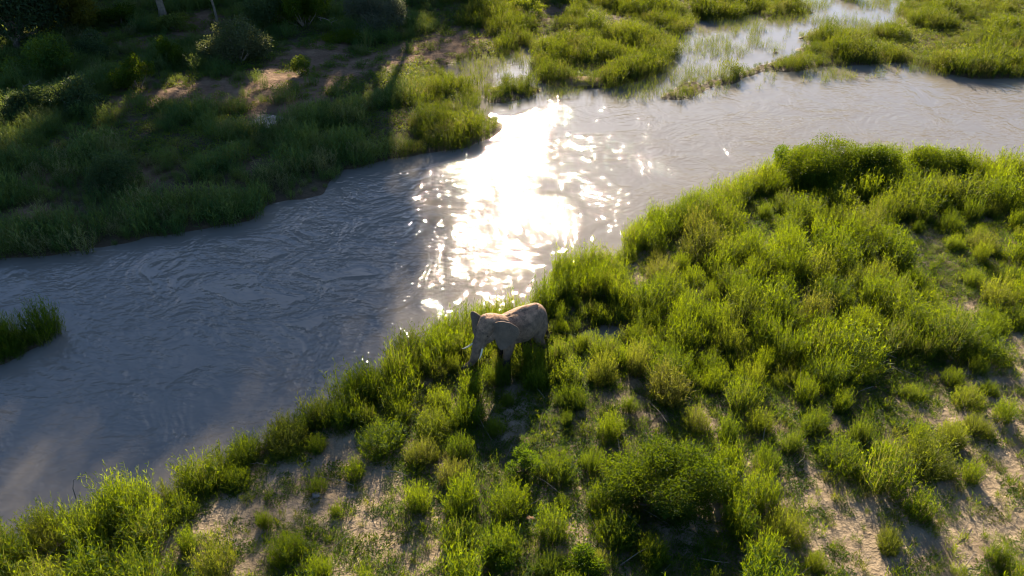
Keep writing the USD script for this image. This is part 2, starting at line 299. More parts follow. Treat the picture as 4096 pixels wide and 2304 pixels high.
# sandy clearings (photograph outlines on the ground) where little grows
sand_areas = [
    poly((560, 2304), (740, 2080), (880, 2010), (1000, 1940), (1100, 1880), (1260, 1800), (1400, 1770), (1480, 1800), (1600, 1850), (1570, 1960), (1450, 2080), (1300, 2110), (1150, 2200), (1050, 2304)),
    poly((1560, 1850), (1640, 1830), (1700, 1880), (1600, 1980), (1480, 2110), (1440, 2090)),
    poly((1300, 2304), (1500, 2110), (1640, 2080), (1800, 2120), (1760, 2200), (1960, 2260), (2000, 2304)),
    poly((1950, 1640), (2040, 1630), (2080, 1680), (1990, 1700)), poly((1990, 1650), (2100, 1640), (2110, 1700), (2020, 1720)),
    poly((2230, 2304), (2130, 2170), (2200, 2080), (2300, 2000), (2400, 1990), (2340, 2110), (2420, 2230), (2500, 2304)),
    poly((3330, 2400), (3450, 2080), (3560, 1980), (3700, 1930), (3790, 1800), (3880, 1640), (3930, 1480), (3960, 1340), (4096, 1330), (4400, 1300), (4700, 2400)),
    poly((3150, 2260), (3200, 2100), (3380, 1990), (3480, 2000), (3400, 2140), (3250, 2304), (3130, 2400)),
    poly((2990, 1940), (3120, 1870), (3330, 1860), (3380, 1960), (3250, 2030), (3100, 2040)),
    poly((3075, 1700), (3130, 1685), (3165, 1740), (3130, 1815), (3090, 1800)), poly((2785, 1650), (2830, 1640), (2835, 1720), (2790, 1750)),
    poly((3420, 1000), (3530, 975), (3545, 1030), (3480, 1065), (3430, 1050)), poly((2450, 1045), (2600, 1035), (2640, 1070), (2560, 1130), (2470, 1130)),
    poly((2630, 1180), (2760, 1160), (2860, 1190), (2850, 1225), (2690, 1225)), poly((3760, 1200), (3860, 1180), (3910, 1260), (3860, 1300), (3780, 1280)),
    poly((3120, 1180), (3200, 1150), (3230, 1200), (3150, 1230)), poly((3640, 1620), (3800, 1600), (3820, 1680), (3720, 1700)),
    poly((4000, 950), (4096, 960), (4200, 1020), (4050, 1060)), poly((3640, 950), (3760, 930), (3780, 970), (3680, 1000)),
    poly((2360, 1720), (2420, 1640), (2470, 1650), (2450, 1740)), poly((2700, 2040), (2880, 2020), (2920, 2110), (2760, 2160)),
    # far bank
    poly((330, 450), (420, 420), (650, 365), (760, 350), (1000, 300), (1230, 180), (1400, 175), (1400, 280), (1560, 200), (1780, 150), (1930, 130), (1960, 180), (1860, 225), (1770, 255), (1500, 300), (1330, 380), (1100, 445), (1000, 460), (900, 440), (700, 450), (560, 440), (420, 480)),
    poly((990, 440), (1120, 400), (1320, 380), (1300, 450), (1120, 500), (1000, 500)), poly((80, 720), (230, 700), (240, 760), (100, 790)), poly((90, 850), (190, 845), (180, 885), (100, 890)),
    poly((540, 700), (640, 690), (630, 760), (560, 765)), poly((1580, 480), (1640, 470), (1640, 500), (1590, 505)), poly((2050, 60), (2300, 30), (2280, 90), (2080, 110)), poly((640, 90), (860, 70), (900, 160), (700, 180)), poly((430, 185), (600, 180), (620, 210), (450, 200)),
]
SANDP = shapely.union_all([a.buffer(0.25) for a in sand_areas]); shapely.prepare(SANDP)
SAND = shapely.contains_xy(SANDP, GXX + 1.6 * wob[0], GYY + 1.6 * wob[1]).astype(float)
SAND = ndimage.gaussian_filter(SAND, 3.0)

soil = np.clip(1 - near_side(X, Y) * 0.92, 0, 1)
litter = np.clip(0.62 - 0.85 * field(SAND, X, Y) + 0.25 * (1 - near_side(X, Y)), 0, 1)
gm = usdkit.mesh(stage, '/World/ground', (np.stack([X, Y, Z], -1).reshape(-1, 3), quads), '/World/Looks/ground', smooth=True)
for nm, a in (('soil', soil), ('litter', litter)):
    UsdGeom.PrimvarsAPI(gm).CreatePrimvar(nm, Sdf.ValueTypeNames.FloatArray, 'vertex').Set(Vt.FloatArray.FromNumpy(a.ravel().astype(np.float32)))
tag(gm.GetPrim(), 'sandy river banks and islands with trampled bare patches', 'ground', kind='structure')

# water sheet
wx = np.concatenate([[-4000, -800, -300, -150, -100], np.arange(-80, 80.5, 1.0), [100, 150, 300, 800, 4000]]); wy = np.concatenate([[-300, -50], np.arange(10, 118, 1.0), [120, 125]])
WX, WY = np.meshgrid(wx, wy)
i = np.arange(len(wy) - 1)[:, None] * len(wx) + np.arange(len(wx) - 1)[None]
open_d = field(ndimage.gaussian_filter(np.clip(-SD, 0, 4), 4.0), WX, WY)
pools = shapely.union_all([poly((1700, 200), (2200, 180), (2200, 420), (2040, 470), (1860, 440)), poly((2180, 330), (2560, 320), (2700, 330), (2600, 420), (2300, 420)), poly((2560, -60), (3700, -60), (3600, 150), (2850, 300), (2560, 360)), poly((2200, 1280), (2560, 1280), (2560, 1380), (2200, 1380)), poly((980, 450), (1130, 450), (1130, 510), (980, 510))])
ripple = (1 - 0.55 * sstep(52, 66, WY - 0.3 * np.abs(WX))) * np.where(shapely.contains_xy(pools, WX, WY), 0.22, 0.35 + 0.65 * sstep(0.2, 2.6, open_d))
wm = usdkit.mesh(stage, '/World/river', (np.stack([WX, WY, 0 * WX], -1).reshape(-1, 3), np.stack([i, i + 1, i + 1 + len(wx), i + len(wx)], -1).reshape(-1, 4)), '/World/Looks/water')
UsdGeom.PrimvarsAPI(wm).CreatePrimvar('ripple', Sdf.ValueTypeNames.FloatArray, 'vertex').Set(Vt.FloatArray.FromNumpy(ripple.ravel().astype(np.float32)))
tag(wm.GetPrim(), 'wide muddy river with sun glitter on its ripples', 'river', kind='structure')

def on_ground(px, py):
    z = 0.3
    for _ in range(4):
        x, y = ground(px, py, z); z = float(height(x, y))
    return float(x), float(y), z

# ---------------------------------------------------------------- plants: meshes
def kites(base, direction, length, width, droop, side):
    """Leaves as bent kites: base point, direction, sideways vector. Two triangles each."""
    n = len(base)
    mid = base + direction * (length * 0.45)[:, None]
    tip = base + direction * length[:, None]; tip[:, 2] -= droop * length
    w = side * (width / 2)[:, None]
    v = np.stack([base, mid - w, mid + w, tip], 1).reshape(-1, 3)
    k = np.arange(n)[:, None] * 4
    f = np.stack([k + [0, 1, 2], k + [1, 3, 2]], 1).reshape(-1, 3)
    return v, f

def unit(a): return a / (np.linalg.norm(a, axis=-1, keepdims=True) + 1e-9)

def reed_mesh(seed, stems, radius, h, lean=0.35, leaves=9, leaf_len=0.38, leaf_w=0.03, stiff=0.75, dome=0.3):
    r = np.random.default_rng(seed)
    a, rad = r.uniform(0, 2 * np.pi, stems), radius * r.uniform(0, 1, stems) ** 0.6
    squash = r.uniform(0.6, 1.0)
    base = np.stack([rad * np.cos(a), rad * np.sin(a) * squash, np.full(stems, -0.08)], 1)
    out = unit(np.stack([np.cos(a), np.sin(a), 0 * a], 1) + 0.7 * r.normal(size=(stems, 3)) * [1, 1, 0])
    hh = h * r.uniform(0.5, 1.05, stems) * (1 - dome * (rad / radius) ** 2)
    ln = hh * lean * (0.25 + rad / radius) * r.uniform(0.3, 1.2, stems)
    at = lambda t: base[:, None] + np.stack([out[:, None, 0] * ln[:, None] * t ** 1.6, out[:, None, 1] * ln[:, None] * t ** 1.6, hh[:, None] * t * (1 - 0.10 * lean * t)], -1)
    t = np.tile([[0.0, 0.5, 1.0]], (stems, 1))
    p = at(t)
    sd = unit(np.cross(out, [0, 0, 1.0]) + 0.5 * r.normal(size=(stems, 3)))
    wd = np.array([0.008, 0.007, 0.002])
    va = np.stack([p - sd[:, None] * wd[None, :, None], p + sd[:, None] * wd[None, :, None]], 2).reshape(-1, 3)
    k = np.arange(stems)[:, None] * 6
    fa = np.stack([k + q for q in ([0, 1, 3], [0, 3, 2], [2, 3, 5], [2, 5, 4])], 1).reshape(-1, 3)
    n = stems * leaves
    tl = (np.linspace(0.18, 0.99, leaves)[None] + r.uniform(-0.05, 0.05, (stems, leaves))).clip(0.1, 1)
    b = at(tl).reshape(-1, 3)
    az = r.uniform(0, 2 * np.pi, n)
    el = np.radians(r.uniform(18, 76, n)) * stiff + np.radians(6) + 0.35 * (tl.ravel() - 0.5)
    d = np.stack([np.cos(az) * np.cos(el), np.sin(az) * np.cos(el), np.sin(el)], 1)
    s = unit(np.cross(d, [0, 0, 1.0]) + 0.35 * r.normal(size=(n, 3)))
    L = leaf_len * r.uniform(0.6, 1.2, n) * (1.05 - 0.45 * np.abs(tl.ravel() - 0.6))
    vb, fb = kites(b, d, L, leaf_w * r.uniform(0.7, 1.3, n), r.uniform(0.0, 0.30, n), s)
    return [('stalks', (va, fa)), ('leaves', (vb, fb))]

def cover_mesh(seed, n, radius, h, leaf, width, flat=0.5):
    """Low herbs and short grass spreading over the ground."""
    r = np.random.default_rng(seed)
    a, rad = r.uniform(0, 2 * np.pi, n), radius * r.uniform(0, 1, n) ** 0.5
    lump = 0.4 + 0.6 * noise(np.stack([rad * np.cos(a) * 4 + seed, rad * np.sin(a) * 4, 0 * a], 1), seed)
    z = h * lump * r.uniform(0, 1, n) * (1 - 0.5 * rad / radius)
    b = np.stack([rad * np.cos(a), rad * np.sin(a), z], 1)
    az, el = r.uniform(0, 2 * np.pi, n), r.uniform(0.1, 1.2, n) * (1.3 - flat)
    d = np.stack([np.cos(az) * np.cos(el), np.sin(az) * np.cos(el), np.sin(el)], 1)
    s = unit(np.cross(d, [0, 0, 1.0]) + 0.3 * r.normal(size=(n, 3)))
    return [('leaves', kites(b, d, leaf * r.uniform(0.6, 1.4, n), width * r.uniform(0.7, 1.3, n), r.uniform(0, 0.3, n), s))]

def limb(pts, radii, sides=6):
    p = np.asarray(pts, float); t = unit(np.gradient(p, axis=0))
    a = unit(np.cross(t, np.where(np.abs(t[:, 2:]) < 0.9, [0, 0, 1.0], [1.0, 0, 0]))); b = np.cross(t, a)
    g = np.arange(sides) * 2 * np.pi / sides
    v = p[:, None] + np.asarray(radii, float)[:, None, None] * (np.cos(g)[None, :, None] * a[:, None] + np.sin(g)[None, :, None] * b[:, None])
    i, j = np.meshgrid(np.arange(len(p) - 1), np.arange(sides), indexing='ij')
    q = np.stack([i * sides + j, i * sides + (j + 1) % sides, (i + 1) * sides + (j + 1) % sides, (i + 1) * sides + j], -1).reshape(-1, 4)
    v = np.vstack([v.reshape(-1, 3), p[-1:], p[:1]]); m = len(v)
    last = (len(p) - 1) * sides + np.arange(sides)
    caps = np.vstack([np.stack([last, np.roll(last, -1), np.full(sides, m - 2)], 1), np.stack([np.roll(np.arange(sides), -1), np.arange(sides), np.full(sides, m - 1)], 1)])
    return v, np.vstack([q[:, [0, 1, 2]], q[:, [0, 2, 3]], caps])

def join(ms):
    vs, fs, n = [], [], 0
    for v, f in ms:
        vs.append(np.asarray(v)); fs.append(np.asarray(f) + n); n += len(v)
    return np.vstack(vs), np.vstack(fs)

def shrub_meshes(seed, size, lobes, leaves, leaf, width, trunk_h=0.0, trunk_r=0.06, stems=6, spiky=0.42, hollow=0.45):
    """Woody plant: stems or a trunk with limbs reaching into lobes, and leaves in clumps through the lobes."""
    r = np.random.default_rng(seed)
    sx, sy, sz = size
    az = r.uniform(0, 2 * np.pi, lobes); rr = np.sqrt(r.uniform(0.0, 1, lobes)) * 0.72
    cz = trunk_h + (sz - trunk_h) * ((0.30 if trunk_h > 1.5 else 0.14) + (0.42 if trunk_h > 1.5 else 0.58) * r.uniform(0, 1, lobes) * (1 - 0.6 * rr ** 2) + 0.12 * (1 - rr))
    C = np.stack([sx * rr * np.cos(az), sy * rr * np.sin(az), cz], 1)
    R = np.stack([sx * r.uniform(0.24, 0.44, lobes), sy * r.uniform(0.24, 0.44, lobes), (sz - trunk_h) * r.uniform(0.18, 0.32, lobes)], 1)
    lo = r.integers(0, lobes, leaves)
    sprig = unit(r.normal(size=(leaves // 14 + 1, 3)))[r.integers(0, leaves // 14 + 1, leaves)]
    rad = (hollow + (1 - hollow) * r.uniform(0, 1, leaves) ** 0.55) * (1 + spiky * r.normal(size=leaves).clip(-1, 2) * 0.35)
    dirn = unit(sprig + 0.22 * r.normal(size=(leaves, 3)))
    b = C[lo] + dirn * rad[:, None] * R[lo]
    b[:, 2] = np.maximum(b[:, 2], 0.04)
    d = unit(dirn * 0.7 + r.normal(size=(leaves, 3)) * 0.8 + [0, 0, 0.25])
    s = unit(np.cross(d, r.normal(size=(leaves, 3))))
    fol = kites(b, d, leaf * r.uniform(0.6, 1.4, leaves), width * r.uniform(0.7, 1.3, leaves), r.uniform(0, 0.2, leaves), s)
    ms = []
    if trunk_h > 0:
        lean = r.normal(size=2) * 0.06 * trunk_h
        top = np.array([lean[0], lean[1], trunk_h])
        ms.append(limb([[0, 0, -0.3], [0.02, 0, 0.15 * trunk_h], [lean[0] * 0.5, lean[1] * 0.5, 0.6 * trunk_h], top], [trunk_r * 1.45, trunk_r * 1.05, trunk_r * 0.9, trunk_r * 0.8], 9))
        for k in range(lobes):
            m = (top + C[k]) / 2 + r.normal(size=3) * 0.05 * sz
            ms.append(limb([top - [0, 0, 0.15], m, C[k]], [trunk_r * 0.55, trunk_r * 0.3, trunk_r * 0.1], 5))
    else:
        for k in range(lobes):
            st = np.array([C[k][0] * 0.15, C[k][1] * 0.15, -0.1])
            m = (st + C[k]) / 2 + r.normal(size=3) * 0.06 * sz
            ms.append(limb([st, m, C[k]], [trunk_r, trunk_r * 0.6, trunk_r * 0.2], 5))
    return fol, join(ms)

# ---------------------------------------------------------------- the elephant
def ball(c, r, n=24):
    r = np.broadcast_to(np.asarray(r, float), 3)
    return Manifold.sphere(1.0, n).scale(tuple(r)).translate(tuple(map(float, c)))

def chain(pts):
    bs = [ball(c, r) for c, r in pts]
    return [Manifold.batch_hull([a, b]) for a, b in zip(bs[:-1], bs[1:])]

HEAD_PIVOT, HEAD_YAW, HEAD_PITCH, HEAD_SIZE = np.array([1.02, 0, 2.18]), math.radians(12.9), 0.10, 1.06
def head_turn(p):
    p = (np.asarray(p, float) - [1.25, 0, 2.35]) * HEAD_SIZE
    c, s = math.cos(HEAD_PITCH), math.sin(HEAD_PITCH)
    p = np.stack([c * p[..., 0] - s * p[..., 2], p[..., 1], s * p[..., 0] + c * p[..., 2]], -1) + [1.42, 0, 2.68] - HEAD_PIVOT
    c, s = math.cos(HEAD_YAW), math.sin(HEAD_YAW)
    return np.stack([c * p[..., 0] - s * p[..., 1], s * p[..., 0] + c * p[..., 1], p[..., 2]], -1) + HEAD_PIVOT

def hball(c, r): return (head_turn(c), np.asarray(r) * 1.12)

def ear(side, spread):
    """A fan of skin hung from the side of the skull: outline in its own plane, curved, with real thickness."""
    o = np.array([(0, .30), (.18, .42), (.42, .47), (.70, .42), (.98, .22), (1.10, -.06), (1.04, -.36), (.84, -.66), (.60, -.90), (.36, -1.0), (.20, -.82), (.08, -.55), (0, -.25)])
    def curve(v):
        u, w, t = v[:, 0], v[:, 1], v[:, 2] - 0.0375
        t = t * (1.0 - 0.35 * np.clip(u, 0, 1))
        bend = 0.10 * np.sin(u * 3.0) + 0.06 * np.sin(w * 4.0 + 1) * u - 0.16 * u ** 2
        q = np.stack([-math.cos(spread) * u + math.sin(spread) * (t + bend), math.sin(spread) * u + math.cos(spread) * (t + bend), w], 1)
        return q + [1.52, 0.36, 2.30]
    m = Manifold.extrude(CrossSection([o[::-1]]), 0.075).refine_to_length(0.09).warp_batch(curve)
    if m.volume() < 0: raise ValueError('ear inside out')
    if side < 0: m = m.translate((-1.52, -0.36, -2.30)).scale((0.88, 0.88, 0.86)).translate((1.50, 0.36, 2.20)).mirror((0, 1, 0))
    return m.warp_batch(head_turn)

def build_elephant():
    S = []
    S += chain([((-1.12, 0, 1.93), (.50, .60, .78)), ((-.25, 0, 1.86), (.70, .80, .90)), ((.62, 0, 1.90), (.55, .66, .82))])
    S += chain([((.85, 0, 2.62), .14), ((.35, 0, 2.58), .16), ((-.35, 0, 2.66), .20), ((-1.0, 0, 2.60), .20), ((-1.42, 0, 2.20), .20)])       # spine
    S += chain([((.66, 0, 1.95), (.5, .58, .72)), hball((1.32, 0, 2.22), (.42, .46, .56))])                                                    # neck
    S += chain([hball((1.52, 0, 2.42), (.36, .40, .42)), hball((1.80, 0, 2.12), (.30, .36, .36)), hball((1.98, 0, 1.78), (.24, .29, .26))])      # skull, face
    S += chain([hball((1.66, .12, 2.62), .20), hball((1.85, .08, 2.30), .20)]) + chain([hball((1.66, -.12, 2.62), .20), hball((1.85, -.08, 2.30), .20)])
    S += chain([hball((1.40, .24, 1.98), .24), hball((1.72, .20, 1.78), .20)]) + chain([hball((1.40, -.24, 1.98), .24), hball((1.72, -.20, 1.78), .20)])   # cheeks
    S += chain([hball((1.58, 0, 1.70), .20), hball((1.86, 0, 1.50), .10)])                                                                     # lower jaw
    S += chain([hball((1.98, 0, 1.78), (.24, .29, .26)), hball((2.10, 0, 1.48), .235), ((2.45, .33, 1.56), .235), ((2.52, .27, 1.30), .205), ((2.55, .20, 1.05), .175), ((2.62, .08, .80), .15), ((2.75, -.08, .60), .125), ((2.90, -.20, .45), .10), ((2.95, -.24, .36), .085)])  # trunk
    for s in (-1, 1):
        S += chain([hball((1.94, s * .20, 1.72), .15), hball((2.06, s * .25, 1.52), .10)])                                                     # tusk sheaths
        dx = 0.12 if s > 0 else -0.16
        S += chain([((.62, s * .36, 1.62), (.36, .30, .42)), ((.70 + dx * .5, s * .42, 1.10), .245), ((.74 + dx, s * .42, .60), .195), ((.76 + dx, s * .42, .22), .20), ((.78 + dx, s * .42, .10), (.23, .22, .10))])
        dx = -0.14 if s > 0 else 0.22
        S += chain([((-1.05, s * .32, 1.62), (.46, .34, .52)), ((-.92 + dx * .4, s * .38, 1.02), .265), ((-1.06 + dx, s * .38, .55), .185), ((-1.02 + dx, s * .38, .22), .19), ((-.98 + dx, s * .38, .10), (.22, .20, .10))])
    S += chain([((-1.52, 0, 2.18), .09), ((-1.70, 0, 1.75), .055), ((-1.76, .03, 1.25), .035), ((-1.74, .05, .95), .03)])
    ears = [ear(1, math.radians(56)), ear(-1, math.radians(88))]
    S += ears
    body = S[0]
    for m in S[1:]: body = body + m
    body = body.refine_to_length(0.055)
    mm = body.to_mesh()
    t = trimesh.Trimesh(mm.vert_properties[:, :3], mm.tri_verts, process=True)
    trimesh.smoothing.filter_taubin(t, lamb=0.55, nu=0.53, iterations=14)
    v = np.array(t.vertices); n = np.array(t.vertex_normals)
    v = v + n * (0.022 * (fbm(v * 3.2, 3, 5) - 0.5) + 0.010 * (noise(v * [16, 16, 26], 6) - 0.5))[:, None]
    near = cKDTree(np.vstack([e.refine_to_length(0.05).to_mesh().vert_properties[:, :3] for e in ears])).query(v)[0]
    return v, np.array(t.faces), np.clip(1.6 - near / 0.035, 0, 1)

ex, ey, ez = on_ground(2068, 1424)
EL_HEAD = 180 + 33
elephant = thing('elephant', (ex, ey, ez - 0.05), EL_HEAD, label='grey elephant with dusty red back and white tusks, trunk lowered into reeds', category='elephant')
ebody = build_elephant()
bp = part('body', ebody[:2], 'hide', elephant, smooth=True)
UsdGeom.PrimvarsAPI(bp).CreatePrimvar('ear', Sdf.ValueTypeNames.FloatArray, 'vertex').Set(Vt.FloatArray.FromNumpy(ebody[2].astype(np.float32)))
for s in (1, -1):
    tk = head_turn(np.array([(2.02, s * .25, 1.60), (2.14, s * .31, 1.44), (2.28, s * .40, 1.32), (2.42, s * .48, 1.25), (2.54, s * .54, 1.23)]))
    part('tusk', limb(tk, [.052, .048, .040, .028, .008], 10), 'ivory', elephant, smooth=60)
    ec = head_turn(np.array([1.90, s * .345, 2.06]))
    e = trimesh.creation.icosphere(2, 0.045); e.apply_translation(ec)
    part('eye', e, 'eye', elephant, smooth=True)
r_ = np.random.default_rng(3)
part('tail_tuft', join([limb([[-1.74, .05, 1.0], [-1.75 + r_.normal() * .03, .05 + r_.normal() * .03, .78], [-1.75 + r_.normal() * .07, .05 + r_.normal() * .07, .58]], [.012, .01, .002], 3) for _ in range(26)]), 'tail_hair', elephant)

# ---------------------------------------------------------------- near bank: reed clumps one by one
def sample(n, x0, x1, y0, y1, dmin, keep, seed):
    """Scattered points at least dmin apart (dmin may vary), where keep(x, y) beats a random number."""
    r = np.random.default_rng(seed)
    x, y = r.uniform(x0, x1, n), r.uniform(y0, y1, n)
    ok = r.uniform(0, 1, n) < keep(x, y)
    x, y = x[ok], y[ok]
    cell, taken, out = dmin, {}, []
    for k in range(len(x)):
        c = (int(x[k] // cell), int(y[k] // cell))
        if any((x[k] - x[j]) ** 2 + (y[k] - y[j]) ** 2 < dmin * dmin for a in (-1, 0, 1) for b in (-1, 0, 1) for j in taken.get((c[0] + a, c[1] + b), ())): continue
        taken.setdefault(c, []).append(k); out.append(k)
    return x[out], y[out]

def in_view(x, y, z=0.5, m=260):
    px, py = project(x, y, z)
    return (px > -m) & (px < 4096 + m) & (py > -m) & (py < 2304 + m * 1.6)

E_SP = np.array([ex, ey])
hx, hy = math.cos(math.radians(EL_HEAD)), math.sin(math.radians(EL_HEAD))
def off_elephant(x, y, m=0.0):
    """0 where a plant would grow through the elephant's body or legs."""
    a = (x - ex) * hx + (y - ey) * hy; b = -(x - ex) * hy + (y - ey) * hx
    legs = [(.86, .42), (.58, -.42), (-1.15, .38), (-.80, -.38)]
    return np.min([np.hypot(a - p, b - q) for p, q in legs], 0) > 0.32 + m

def patch(x, y, f=0.33, seed=21): return fbm(np.stack([x * f, y * f, 0 * x], -1), 3, seed)

near_area = lambda x, y: (field(SD, x, y) > 0.15) & (near_side(x, y) > 0.5)
def near_clump_density(x, y):
    s = field(SAND, x, y); d = field(SD, x, y)
    k = np.clip(1.25 - 1.35 * s, 0.13, 1) * sstep(0.415, 0.475, patch(x, y) + 0.06 * (1 - s))
    px, py = project(x, y, 0.3)
    k = k * (1 - 0.62 * sstep(1750, 2050, py) * sstep(2500, 2100, px))
    return np.where(near_area(x, y), k, 0) * off_elephant(x, y, 0.6) * in_view(x, y)

variants = [reed_mesh(100 + k, (150, 230, 130)[k % 3] + 6 * k, (0.58, 0.80, 0.50)[k % 3], (1.45, 1.5, 1.65)[k % 3], (0.36, 0.50, 0.28)[k % 3], 17, 0.165, 0.021, (0.80, 0.74, 0.88)[k % 3], (0.55, 0.72, 0.45)[k % 3]) for k in range(8)]
cx, cy = sample(60000, -32, 48, 16, 70, 1.45, near_clump_density, 5)
c2x, c2y = sample(9000, -32, 48, 16, 70, 1.2, lambda x, y: 0.5 * near_clump_density(x, y), 51)
far_enough = cKDTree(np.stack([cx, cy], 1)).query(np.stack([c2x, c2y], 1))[0] > 1.3
main = len(cx)
cx, cy = np.concatenate([cx, c2x[far_enough]]), np.concatenate([cy, c2y[far_enough]])
csize = np.where(np.arange(len(cx)) < main, 1.0, 0.5) * (0.80 + 0.60 * sstep(0.42, 0.62, patch(cx, cy) + 0.25 * (patch(cx, cy, 0.6, 33) - 0.5))) * np.random.default_rng(9).uniform(0.8, 1.2, len(cx))
csize *= 1 - 0.35 * field(SAND, cx, cy)
csize *= np.where(np.hypot(cx - ex, cy - ey) < 3.5, 0.72, 1.0)
cpx, cpy = project(cx, cy, 0.5)
depth = cy * CP + CAM_H * SP
shown = np.where((cpx > 20) & (cpx < 4076) & (cpy > 20) & (cpy < 2290), csize / depth, 0)
order = np.argsort(-shown)
N_THINGS = 300
chosen, rest = order[:N_THINGS], order[N_THINGS:]
cz = height(cx, cy)

print('clumps', len(cx), 'rest', len(rest))
# what each clump stands nearest to, in words
LANDMARKS = [('the elephant', 2030, 1420), ('the big round bush', 2650, 1960), ('the upper right thicket', 3380, 760), ('the puddle', 2390, 1335), ('the lower left sand', 1050, 2080), ('the right edge sand', 3980, 1850),
             ('the shore gap', 2530, 1085), ('the small sunlit sand patch', 3480, 1020), ('the pale sand strip', 3120, 1750), ('the bottom left corner', 150, 2200), ('the bottom right corner', 3900, 2230), ('the bottom sand', 1750, 2230), ('the right sand hollow', 3840, 1240), ('the grey sand shelf', 2750, 1200)]
def words(k):
    px, py = cpx[k], cpy[k]
    j = min(range(len(LANDMARKS)), key=lambda q: math.hypot((px - LANDMARKS[q][1]), 1.5 * (py - LANDMARKS[q][2])))
    nm, lx, ly = LANDMARKS[j]
    dx, dy = px - lx, (py - ly) * 1.5
    side = ('right of' if dx > 0 else 'left of') if abs(dx) > abs(dy) else ('below' if dy > 0 else 'above')
    size = 'tall' if csize[k] > 1.2 else 'low' if csize[k] < 0.8 else 'medium'
    return (size, side, nm)

ORD = ['', 'second', 'third', 'fourth', 'fifth', 'sixth', 'seventh', 'eighth', 'ninth', 'tenth', 'eleventh', 'twelfth', 'thirteenth', 'fourteenth', 'fifteenth', 'sixteenth', 'seventeenth', 'eighteenth', 'nineteenth', 'twentieth'] + [f'{k}th' for k in range(21, 80)]
NUM = ['', '', 'two', 'three', 'four', 'five', 'six', 'seven', 'eight', 'nine', 'ten', 'eleven', 'twelve', 'thirteen', 'fourteen', 'fifteen', 'sixteen', 'seventeen', 'eighteen', 'nineteen', 'twenty']
fam = {}
for k in chosen: fam.setdefault(words(k), []).append(k)
labels = {}
for (size, side, nm), ks in fam.items():
    ks = sorted(ks, key=lambda q: cpx[q])
    for q, k in enumerate(ks):
        if len(ks) == 1: labels[k] = f'the {size} green reed clump {side} {nm}'
        elif q == 0: labels[k] = f'leftmost of the {size} reed clumps {side} {nm}'
        elif q == len(ks) - 1: labels[k] = f'rightmost of the {size} reed clumps {side} {nm}'
        else: labels[k] = f'{ORD[q]} from left of {size} reed clumps {side} {nm}'
firsts = {}
vr = np.random.default_rng(12)
for k in chosen:
    w = int(vr.integers(0, 8)); rz = float(vr.uniform(0, 360)); s = csize[k]; wide = s * float(vr.uniform(0.9, 1.3))
    loc, sc = (cx[k], cy[k], cz[k]), (wide, wide, s * 1.12)
    t = dict(label=labels[k], category='reed clump', group='reed clumps on the near sandbank')
    if w not in firsts:
        c = thing('reed_clump', loc, rz, sc, **t)
        part('stalks', variants[w][0][1], 'reed_stalk', c); part('leaves', variants[w][1][1], 'reed_leaf', c)
        firsts[w] = c
    else: copy_of(firsts[w], loc, rz, sc, **t)

# the dense belt of reeds along the near shore and everything that shows smaller
def belt_density(x, y):
    d = field(SD, x, y)
    b = sstep(-0.35, 0.1, d) * sstep(2.6, 1.2, d + 0.8 * sstep(-5, -9, x) + 1.2 * (patch(x, y, 0.3, 44) - 0.5))
    gap = field(SAND, x, y) < 0.5
    return np.where((near_side(x, y) > 0.5) & gap, np.maximum(b, 0.5 * (np.hypot(x - ex, y - ey) < 2.2)), 0) * off_elephant(x, y, 0.06) * in_view(x, y)
bx, by = sample(30000, -32, 48, 16, 70, 0.52, belt_density, 6)
# puddle margins stay low
pd = np.array([p.distance(shapely.Point(a, b)) for p in puddles_near for a, b in zip(bx, by)]).reshape(len(puddles_near), -1).min(0)
bs = np.where(bx < -9, 0.8, 1.0) * np.random.default_rng(4).uniform(0.95, 1.5, len(bx)) * (0.85 + 0.5 * patch(bx, by, 0.4, 45)) * np.where(pd < 2.2, 0.6, 1.0)
bs *= np.where(np.hypot(bx - ex, by - ey) < 1.9, 0.5, np.where(np.hypot(bx - ex, by - ey) < 3.2, 0.7, 1.0))
tall = [reed_mesh(200 + k, 52, 0.42, 1.25, 0.26, 12, 0.22, 0.019, 0.85) for k in range(5)]
P = np.concatenate([np.stack([bx, by, height(bx, by)], 1), np.stack([cx[rest], cy[rest], cz[rest]], 1)])
SC = np.concatenate([bs, csize[rest]])
wr = np.random.default_rng(15)
scatter('shore_reeds', tall, ('reed_stalk', 'reed_leaf'), wr.integers(0, 5, len(P)), P, wr.uniform(0, 6.28, len(P)), np.stack([SC, SC, SC * wr.uniform(0.85, 1.15, len(P))], 1), 'dense bright green reeds along the near shore and between the clumps', 'reeds')

# single low tufts dotted over the open sand
def tuft_density(x, y):
    return np.where(near_area(x, y), 0.16 + 0.55 * sstep(0.42, 0.60, patch(x, y, 0.8, 55)), 0) * off_elephant(x, y, 0.1) * in_view(x, y)
tx, ty = sample(26000, -32, 48, 16, 60, 0.5, tuft_density, 27)
tufts = [reed_mesh(600 + k, 9 + 3 * k, 0.16 + 0.03 * k, 0.55, 0.5, 7, 0.22, 0.02, 0.8) for k in range(4)]
wr = np.random.default_rng(28)
scatter('grass_tufts', tufts, ('reed_stalk', 'reed_leaf'), wr.integers(0, 4, len(tx)), np.stack([tx, ty, height(tx, ty)], 1), wr.uniform(0, 6.28, len(tx)), wr.uniform(0.5, 1.25, len(tx)), 'small green grass tufts dotted over the near sand', 'grass')

